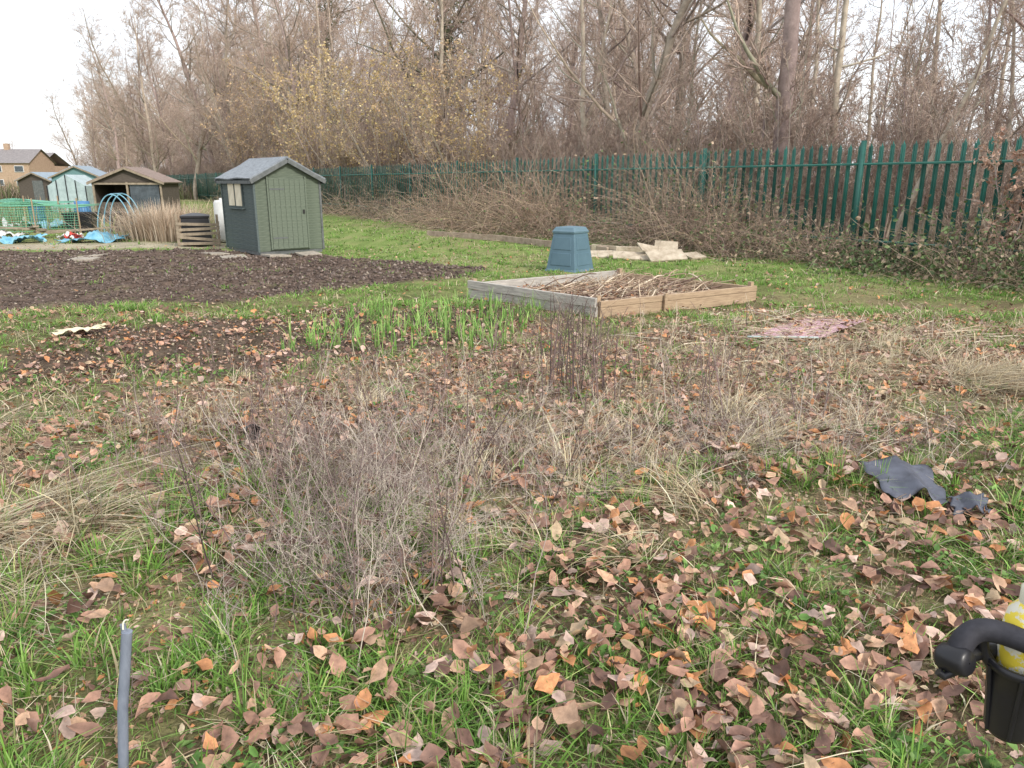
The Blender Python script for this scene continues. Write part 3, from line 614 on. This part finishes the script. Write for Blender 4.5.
for i in range(n):
    for j in range(n):
        du,dw=edge(i/(n-1),j/(n-1)); p=o0+e1*(i/(n-1)+du*.5*(i in(0,n-1)))+e2*(j/(n-1)+dw*.5*(j in(0,n-1))); v.append((p[0],p[1],float(gh(p[0],p[1]))+.045+.03*float(fbm(p[0],p[1],.15,88))))
for i in range(n-1):
    for j in range(n-1): f.append((i*n+j,i*n+j+1,(i+1)*n+j+1,(i+1)*n+j))
pydata('sheet',v,f,Mpk,pn)
tube('edge_pipe',[(2.40,7.40,.08),(2.8,7.33,.09),(3.1,7.35,.08)],.011,pmat('aqua_pipe',(.45,.55,.55),None,.5),pn)
lb=MB(); n=150; u=rng.random((n,1))*1.2-.1;w_=rng.random((n,1))*1.2-.1; P0=o0[None]+e1[None]*u+e2[None]*w_
leaves(lb,P0[:,0],P0[:,1],gh(P0[:,0],P0[:,1])+.09,rng.uniform(.012,.036,n),.35,pal(LP+[(.5,.41,.28)],n)); lb.obj('leaves_on_net',M_leaf,pn)
mb=MB(); n=150; u=rng.random((n,1))*1.2-.2;w_=rng.random((n,1))*1.2-.2; P0=o0[None]+e1[None]*u+e2[None]*w_; a=rng.uniform(0,6.28,n)
P,R=grow(np.column_stack([P0,gh(P0[:,0],P0[:,1])+.085]),np.stack([np.cos(a),np.sin(a),a*0],1),rng.uniform(.1,.4,n),5,.1,0,rng.uniform(.002,.005,n),.6); tubes(mb,P,R,4,pal([(.56,.47,.35),(.38,.28,.21)],n)); mb.obj('straw_on_net',M_stem,pn)
# ------------------------------------------------------------ crumpled plastic etc
def crumple(name,cx,cy,sx,sy,rz,mat,amp,seed,z0=.03,n=26,fs=.28):
    v=[];f=[]
    for i in range(n):
        for j in range(n):
            u=(i/(n-1)-.5)*sx*(1+.15*math.sin(j*.9*26/n+seed)); w=(j/(n-1)-.5)*sy*(1+.2*math.sin(i*.7*26/n+seed))
            x=cx+u*math.cos(rz)-w*math.sin(rz); y=cy+u*math.sin(rz)+w*math.cos(rz)
            zz=float(gh(x,y))+z0+amp*float(fbm(u+9,w+9,sx*fs,seed)+.5*abs(fbm(u+3,w+1,sx*.12,seed+3)-.5))-.4*amp
            v.append((x,y,zz))
    for i in range(n-1):
        for j in range(n-1): f.append((i*n+j,i*n+j+1,(i+1)*n+j+1,(i+1)*n+j))
    o=pydata(name,v,f,mat)
    for p in o.data.polygons: p.use_smooth=True
    s=o.modifiers.new('s','SOLIDIFY'); s.thickness=.003; return o
Mdk=pmat('dark_plastic',(.11,.12,.155),(.06,.065,.085),.5,10,bump=.15)
def flap(name,pts,mat,z0,seed):
    # torn sheet: quad corners (world metres), folded along the middle
    A,B,Cc,Dd=[np.array(p,float) for p in pts]; n=22; v=[];f=[]
    for i in range(n):
        for j in range(n):
            u=i/(n-1);w=j/(n-1); p=A*(1-u)*(1-w)+B*u*(1-w)+Cc*u*w+Dd*(1-u)*w
            e=.02*math.sin(u*11+seed)*(j in(0,n-1))+.02*math.sin(w*13+seed)*(i in(0,n-1))
            z=float(gh(p[0],p[1]))+z0+.07*max(0,1-abs(u-.55)/.25)*(1-.5*w)+.035*float(fbm(p[0]*1.0,p[1]*1.0,.07,seed))+.05*w
            v.append((p[0]+e,p[1]+e,z))
    for i in range(n-1):
        for j in range(n-1): f.append((i*n+j,i*n+j+1,(i+1)*n+j+1,(i+1)*n+j))
    o=pydata(name,v,f,mat)
    for p in o.data.polygons: p.use_smooth=True
    s=o.modifiers.new('s','SOLIDIFY'); s.thickness=.003
flap('dark_plastic_sheet',[(1.88,3.42),(2.16,3.34),(2.22,3.70),(1.86,3.76)],Mdk,.03,91)
flap('dark_plastic_scrap',[(2.14,3.28),(2.30,3.24),(2.32,3.36),(2.16,3.38)],Mdk,.02,92)
crumple('cream_plastic_bag',-4.62,7.75,.45,.25,.2,pmat('cream_plastic',(.75,.70,.5),(.6,.54,.36),.5,6),.10,93,.06)
o=lathe('black_plant_pot',[(.03,0),(.045,.09),(.05,.09),(.05,.105),(.044,.105),(.028,.01)],pmat('pot_black',(.02,.02,.022),None,.45,9),None,(-1.68,4.45,.08),(1.4,.2,.7))
# ------------------------------------------------------------ grey stake, near left
stake=empty('grey_plastic_stake')
Mp=pmat('grey_pipe',(.22,.25,.31),(.13,.15,.20),.5,25,(1,1,.3),.2)
tube('pipe',[(-1.075,1.66,-.1),(-1.035,1.67,.25),(-.995,1.675,.48)],.0135,Mp,stake)
tube('split_tip',[(-1.000,1.675,.465),(-1.005,1.677,.50)],.007,Mp,stake); tube('wire_tie',[(-.995,1.66,.495),(-1.0,1.668,.51),(-.996,1.674,.518),(-.99,1.68,.51)],.0022,pmat('white_tie',(.7,.68,.55),None,.5),stake)
# ------------------------------------------------------------ pushchair at right
pc=empty('pushchair')
Mf=pmat('black_foam',(.035,.035,.045),(.02,.02,.027),.7,60,bump=.35,bd=.002)
Mb=pmat('black_plastic',(.022,.022,.027),(.015,.015,.018),.35,8,bump=.03)
Mal=pmat('frame_tube',(.05,.05,.055),None,.3,8,bump=.02,metal=.6)
tube('handle_grip',[(.605,.872,.985),(.61,.875,1.003),(.63,.882,1.02),(.67,.86,1.018),(.73,.78,1.015),(.82,.62,1.015),(.92,.42,1.01)],.0155,Mf,pc)
tube('side_arm',[(.598,.868,.975),(.66,.90,.985),(.8,.92,.93),(1.1,.95,.75),(1.45,1.0,.35),(1.6,1.02,.2)],.0125,Mal,pc)
tube('side_arm_near',[(.92,.42,1.0),(1.0,.42,.96),(1.15,.42,.85),(1.5,.45,.5),(1.7,.5,.2)],.0125,Mal,pc)
lathe('pivot_knob',[(0.001,-.02),(.015,-.02),(.019,-.015),(.019,.015),(.015,.02),(.001,.02)],Mb,pc,(.598,.866,.978),(math.radians(75),0,.5))
tube('brake_lever',[(.60,.86,.965),(.585,.862,.955),(.578,.865,.96)],.006,Mb,pc)
cx,cy=.690,.868
lathe('cup_holder',[(.001,.86),(.024,.86),(.029,.868),(.034,.93),(.038,.962),(.043,.966),(.043,.976),(.037,.976),(.033,.93),(.026,.872),(.001,.87)],Mb,pc,(cx,cy,0))
for a in range(0,360,60):
    ar=math.radians(a); tube('holder_rib',[(cx+.028*math.cos(ar),cy+.028*math.sin(ar),.866),(cx+.036*math.cos(ar),cy+.036*math.sin(ar),.93),(cx+.042*math.cos(ar),cy+.042*math.sin(ar),.968)],.003,Mb,pc)
tube('holder_clip',[(.655,.875,.965),(.645,.88,.98),(.64,.88,1.0)],.008,Mb,pc)
bx,by=cx+.006,cy+.006
lathe('drink_bottle',[(.001,.873),(.026,.873),(.029,.88),(.030,.95)],pmat('amber',(.28,.09,.02),(.16,.05,.015),.15,6,bump=0),pc,(bx,by,0))
lathe('bottle_label',[(.0302,.945),(.0308,.95),(.0308,1.02),(.027,1.045),(.016,1.06)],pmat('yellow_label',(.78,.62,.06),(.7,.68,.58),.4,45,bump=0,lo=.46,hi=.5),pc,(bx,by,0))
lathe('bottle_cap',[(.017,1.055),(.0175,1.08),(.014,1.083),(.001,1.083)],pmat('cap',(.70,.68,.55),None,.4),pc,(bx,by,0))
Mfab=pmat('seat_fabric',(.05,.05,.06),None,.9,50)
pydata('seat_fabric',[(1.05,.48,.75),(1.05,.9,.75),(1.35,.92,.42),(1.35,.5,.42),(1.7,.5,.5),(1.7,.92,.5),(1.03,.5,1.0),(1.03,.9,1.0)],[(0,1,2,3),(3,2,5,4),(6,7,1,0)],Mfab,pc)
for x,y in((1.2,.45),(1.2,1.0),(1.75,.5),(1.75,1.0)):
    lathe('wheel',[(.001,-.015),(.07,-.015),(.085,-.02),(.1,-.012),(.1,.012),(.085,.02),(.07,.015),(.001,.015)],Mb,pc,(x,y,.1),(math.radians(90),0,0))
for y in(.47,.98): tube('chassis_rail',[(1.2,y,.12),(1.45,y,.28),(1.75,y,.12)],.012,Mal,pc)
# ------------------------------------------------------------ far allotment things
Mglass=pmat('window_glass',(.10,.12,.14),(.05,.06,.07),.15,3,bump=0)
Mdkw=pmat('dark_timber',(.12,.10,.085),(.07,.055,.045),.85,6,(1,1,8))
Mblr=pmat('blue_grey_roof',(.30,.37,.44),(.22,.28,.33),.7,6)
Mbrr=pmat('brown_felt_roof',(.30,.23,.20),(.19,.145,.125),.9,8)
Mteal=pmat('teal_boards',(.16,.29,.30),(.11,.21,.23),.8,5,(1,1,8))
Mpal=pmat('pallet_wood',(.34,.28,.21),(.20,.16,.12),.85,6)
def gshed(name,loc,rz,w,d,ev,ap,wm,rm,door=True,openf=False,win=0):
    e=empty(name,loc,rz)
    v=[(0,0,0),(w,0,0),(w,0,ev),(w/2,0,ap),(0,0,ev)];v+=[(x,d,z) for x,_,z in v]
    pydata('walls',v,[(9,8,7,6,5),(1,6,7,2),(0,4,9,5)]+([] if openf else [(0,1,2,3,4)]),wm,e)
    sl=math.atan2(ap-ev,w/2);L=(w/2+.15)/math.cos(sl)
    for sg in(-1,1): box('roof',(L,d+.3,.05),(w/2+sg*(w/2+.15)/2,d/2,ap+.04-(w/2+.15)/2*math.tan(sl)),rm,e,(0,sg*sl,0))
    for sg in(-1,1): box('bargeboard',(L,.03,.08),(w/2+sg*(w/2+.15)/2,-.17,ap-.01-(w/2+.15)/2*math.tan(sl)),Mpal,e,(0,sg*sl,0))
    if openf:
        for x in(.04,w*.5,w-.04): box('post',(.07,.08,ev),(x,-.02,ev/2),Mpal,e)
        box('beam',(w,.07,.08),(w/2,-.04,ev-.06),Mpal,e); box('half_wall',(w*.5,.04,.8),(w*.25,.03,.4),wm,e)
        pydata('gable_panel',[(0,.0,ev),(w,.0,ev),(w/2,.0,ap)],[(0,1,2)],wm,e)
        box('greenhouse_pane',(w*.42,.02,ev-.2),(w*.74,.02,ev/2),Mglass,e)
    elif door:
        box('door',(.8,.05,min(1.8,ev)),(w*.6,-.03,min(1.8,ev)/2),Mtrim,e)
    for i in range(win): box('window',(.04,.5,.45),(-.03,d*(i+1)/(win+1),ev*.65),Mglass,e)
    return e
gshed('allotment_shed',(-28.8,48,0),.15,2.9,2.4,1.9,2.55,Mteal,Mblr,win=1)
gshed('allotment_shelter',(-17.1,31.2,0),.12,2.7,2.2,1.6,2.15,Mdkw,Mbrr,openf=True)
gshed('allotment_shed',(-33.5,52,0),-.2,2.6,2.0,1.7,2.2,Mdkw,Mblr)
gr=empty('greenhouse',(-25.5,42,0),.1)
Mpoly=pmat('polycarbonate',(.42,.52,.54),(.30,.38,.40),.3,4,bump=0)
v=[(0,0,0),(2,0,0),(2,0,1.4),(1,0,2.0),(0,0,1.4)];v+=[(x,2.4,z) for x,_,z in v]
pydata('panels',v,[(0,1,2,3,4),(9,8,7,6,5),(1,6,7,2),(0,4,9,5),(2,7,8,3),(3,8,9,4)],Mpoly,gr)
for x in(0,.5,1,1.5,2): box('bar',(.04,.04,1.4+(.6*(1-abs(x-1)))),(x,-.03,(1.4+.6*(1-abs(x-1)))/2),Mal,gr)
for yy in(0,.8,1.6,2.4): box('bar',(.04,.04,1.4),(-.03,yy,.7),Mal,gr)
Mhoop=pmat('blue_pipe',(.20,.42,.55),None,.5)
hp=empty('hoop_tunnel_frame')
for k in range(3):
    y=23.2+.55*k; pts=[(-12.75+.55-.55*math.cos(a)-.1*k,y,1.25*math.sin(a)) for a in np.linspace(0,math.pi,13)]; tube('hoop',pts,.018,Mhoop,hp)
tube('ridge',[(-12.2,23.2,1.25),(-12.3,23.75,1.25),(-12.4,24.3,1.25)],.018,Mhoop,hp)
for lx,ly,rz in((-14.2,25,.2),(-13.2,25.6,.5)):
    ct=empty('black_water_tank',(lx,ly,0),rz)
    frus('tank',[(.36,0),(.42,.58),(.45,.58),(.45,.64),(.40,.64),(.38,.5)],Mb,ct,.01)
pb=empty('pallet_compost_heap',(-8.15,19.6,0),.35)
for i in range(5): box('slat',(1.0,.02,.07),(0,-.35,.08+.12*i),Mpal,pb,(0,rng.normal(0,.05),0),.003)
for i in range(5): box('slat',(.02,.8,.07),(.5,.05,.08+.12*i),Mpal,pb,bevel=.003)
for x in(-.48,.48): box('post',(.06,.06,.8),(x,-.32,.4),Mpal,pb)
frus('black_bin',[(.36,0),(.33,.66),(.35,.66),(.35,.72),(.08,.78)],Mb,pb,.01).location=(-.05,.08,.05)
lathe('white_water_butt',[(.001,0),(.22,0),(.24,.1),(.24,1.05),(.2,1.12),(.08,1.13),(.08,1.18),(.001,1.18)],pmat('white_plastic',(.62,.64,.62),(.5,.5,.48),.5,4),None,(-7.95,20.9,0))
def netcage(loc,rz,colr):
    nc=empty('green_netting_cage',loc,rz); mb=MB()
    for i in range(50):
        x=i*.085; tubes(mb,np.array([[[x,0,0],[x+.03*math.sin(i),0,.9-.1*math.sin(x*2)],[x,1.5,.85],[x,1.5,0]]]),np.full((1,4),.008),3,np.array([colr]))
    for i in range(12): tubes(mb,np.array([[[0,0,.08*i],[2.1,-.02,.08*i-.03],[4.2,0,.08*i]]]),np.full((1,3),.008),3,np.array([colr]))
    for i in range(14): tubes(mb,np.array([[[0,.11*i,.88],[2.1,.11*i,.84],[4.2,.11*i,.88]]]),np.full((1,3),.008),3,np.array([colr]))
    mb.obj('net',M_stem,nc)
    for x in(0,1.4,2.8,4.2): box('cane',(.03,.03,1.1),(x,-.03,.55),Mtan,nc)
netcage((-18.2,24.3,0),.05,[.2,.5,.34]); netcage((-21.5,29.5,0),-.1,[.22,.52,.40])
Mtp=pmat('blue_tarp',(.10,.32,.48),(.25,.5,.6),.4,4); Mws=pmat('white_sack',(.7,.7,.7),None,.5)
crumple('blue_tarpaulin',-11.5,20.7,1.7,.8,.1,Mtp,.45,95)
crumple('blue_tarpaulin',-13.6,20.9,1.0,.6,.3,Mtp,.45,101)
crumple('white_compost_sack',-12.6,21.5,.6,.4,.4,Mws,.5,96)
crumple('red_plastic_sack',-12.3,21.1,.4,.3,.4,pmat('red_sack',(.6,.07,.05),None,.5),.4,97,.08)
crumple('white_compost_sack',-15.0,22.4,.9,.5,.1,Mws,.35,98)
crumple('blue_plastic_sheet',-16.5,27.0,1.6,.8,.1,pmat('blue_sheet',(.12,.3,.42),(.3,.45,.5),.4,4),.6,99)
crumple('white_compost_sack',-18.6,28.2,1.0,.6,.1,Mws,.7,102)
pc2=pmat('blue_barrel',(.08,.22,.45),None,.5)
for lx,ly in((-16.9,29.9),(-19.4,31.0)): lathe('blue_barrel',[(.001,0),(.27,0),(.29,.1),(.30,.3),(.285,.32),(.30,.34),(.30,.6),(.285,.62),(.29,.64),(.27,.88),(.001,.88)],pc2,None,(lx,ly,0))
tp=empty('timber_plank_stack')
for k in range(6): box('plank',(rng.uniform(1.2,2.2),.15,.05),(-14.5+rng.normal(0,1.0),22.5+rng.normal(0,.7),.08+.05*k),Mpal,tp,(0,rng.normal(0,.05),rng.normal(0,.4)))
mb=MB(); n=2600; x=rng.normal(-9.9,.6,n);y=rng.normal(21.6,.5,n)
ribbons(mb,x,y,rng.uniform(.5,1.2,n),rng.uniform(.012,.022,n),np.clip(rng.normal(.4,.35,n),0,1.3),pal([(.56,.44,.33),(.44,.33,.24),(.62,.53,.42)],n),K=4,la=np.arctan2(y-21.6,x+9.9))
mb.obj('dry_reed_clump',M_plant)
mb=MB(); n=1500; x=rng.uniform(-30,-12,n);y=rng.uniform(24,48,n)
ribbons(mb,x,y,rng.uniform(.3,1.0,n),rng.uniform(.02,.05,n),np.clip(rng.normal(.5,.35,n),0,1.3),pal([(.48,.40,.27),(.26,.30,.12),(.36,.26,.18)],n),K=4)
mb.obj('rough_allotment_weeds',M_plant)
Mbrick=pmat('brown_brick',(.46,.34,.25),(.36,.25,.18),.9,3); Mtile=pmat('grey_tile',(.26,.24,.24),(.19,.175,.18),.8,3); Mwh=pmat('white_frame',(.75,.75,.75),None,.5)
h=empty('brick_house',(-135,143,0),.05)
W2,D2=44,9
v=[(0,0,0),(W2,0,0),(W2,0,5.2),(0,0,5.2),(0,D2,0),(W2,D2,0),(W2,D2,5.2),(0,D2,5.2),(0,D2/2,7.6),(W2,D2/2,7.6)]
pydata('walls',v,[(0,1,2,3),(5,4,7,6),(1,5,6,9,2),(4,0,3,8,7)],Mbrick,h)
pydata('roof',[(-.4,-.4,5.05),(W2+.4,-.4,5.05),(W2+.4,D2/2,7.75),(-.4,D2/2,7.75),(-.4,D2+.4,5.05),(W2+.4,D2+.4,5.05)],[(0,1,2,3),(3,2,5,4)],Mtile,h)
for i in range(11):
    for zz in(1.5,4.0):
        box('window_frame',(1.7,.1,1.2),(2.2+i*4,-.05,zz),Mwh,h); box('window_glass',(1.5,.06,1.0),(2.2+i*4,-.10,zz),Mglass,h)
for i in range(4): box('chimney',(.9,.7,1.3),(5+i*11,D2/2,8.1),Mbrick,h)
h2=empty('brick_house',(-160,175,0),-.1)
box('walls',(60,9,5),(30,0,2.5),Mbrick,h2); pydata('roof',[(-.5,-5,5),(60.5,-5,5),(60.5,0,7.8),(-.5,0,7.8),(-.5,5,5),(60.5,5,5)],[(0,1,2,3),(3,2,5,4)],Mtile,h2)
mb=MB(); n=5000; x=rng.uniform(-80,-30,n); y=rng.normal(75,2.0,n)
ribbons(mb,x,y,rng.uniform(.8,2.2,n),rng.uniform(.05,.12,n),np.clip(rng.normal(.4,.3,n),0,1.2),pal([(.2,.17,.12),(.14,.16,.07),(.3,.23,.18)],n),K=3)
mb.obj('distant_hedge',M_plant)
# ------------------------------------------------------------ world & sun
w=bpy.data.worlds.new('World'); S.world=w; w.use_nodes=True; nt=w.node_tree; bg=nt.nodes['Background']
sky=nt.nodes.new('ShaderNodeTexSky'); sky.sky_type='NISHITA'; sky.sun_disc=False; sky.sun_elevation=math.radians(35); sky.sun_rotation=math.radians(140); sky.dust_density=3; sky.air_density=1
nt.links.new(sky.outputs[0],bg.inputs[0]); bg.inputs[1].default_value=.05
b2=nt.nodes.new('ShaderNodeBackground'); b2.inputs[1].default_value=1.2
tc=nt.nodes.new('ShaderNodeTexCoord'); no=nt.nodes.new('ShaderNodeTexNoise'); no.inputs['Scale'].default_value=2.2; no.inputs['Detail'].default_value=5
mp=nt.nodes.new('ShaderNodeMapping'); mp.inputs['Scale'].default_value=(1,1,3); nt.links.new(tc.outputs['Generated'],mp.inputs[0]); nt.links.new(mp.outputs[0],no.inputs['Vector'])
cr=nt.nodes.new('ShaderNodeValToRGB'); cr.color_ramp.elements[0].position=.3; cr.color_ramp.elements[0].color=(.84,.90,.98,1); cr.color_ramp.elements[1].position=.7; cr.color_ramp.elements[1].color=(1,.98,.96,1)
nt.links.new(no.outputs['Fac'],cr.inputs[0]); nt.links.new(cr.outputs[0],b2.inputs[0])
ad=nt.nodes.new('ShaderNodeAddShader'); nt.links.new(bg.outputs[0],ad.inputs[0]); nt.links.new(b2.outputs[0],ad.inputs[1]); nt.links.new(ad.outputs[0],nt.nodes['World Output'].inputs['Surface'])
ld=bpy.data.lights.new('sun','SUN'); ld.energy=3.2; ld.angle=math.radians(8); ld.color=(1,.95,.87); lo=bpy.data.objects.new('sun',ld); S.collection.objects.link(lo)
el=math.radians(35); az=math.radians(140); sv=Vector((math.sin(az)*math.cos(el),math.cos(az)*math.cos(el),math.sin(el))); lo.rotation_euler=sv.to_track_quat('Z','Y').to_euler()
cam=bpy.data.cameras.new('camera'); co=bpy.data.objects.new('camera',cam); S.collection.objects.link(co); co.location=(0,0,1.6); co.rotation_euler=(math.radians(90-15.27),0,0)
cam.sensor_width=36; cam.lens=26.0; cam.clip_start=.05; cam.clip_end=2000; S.camera=co
S.view_settings.view_transform='Standard'; S.view_settings.look='None'; S.view_settings.exposure=0
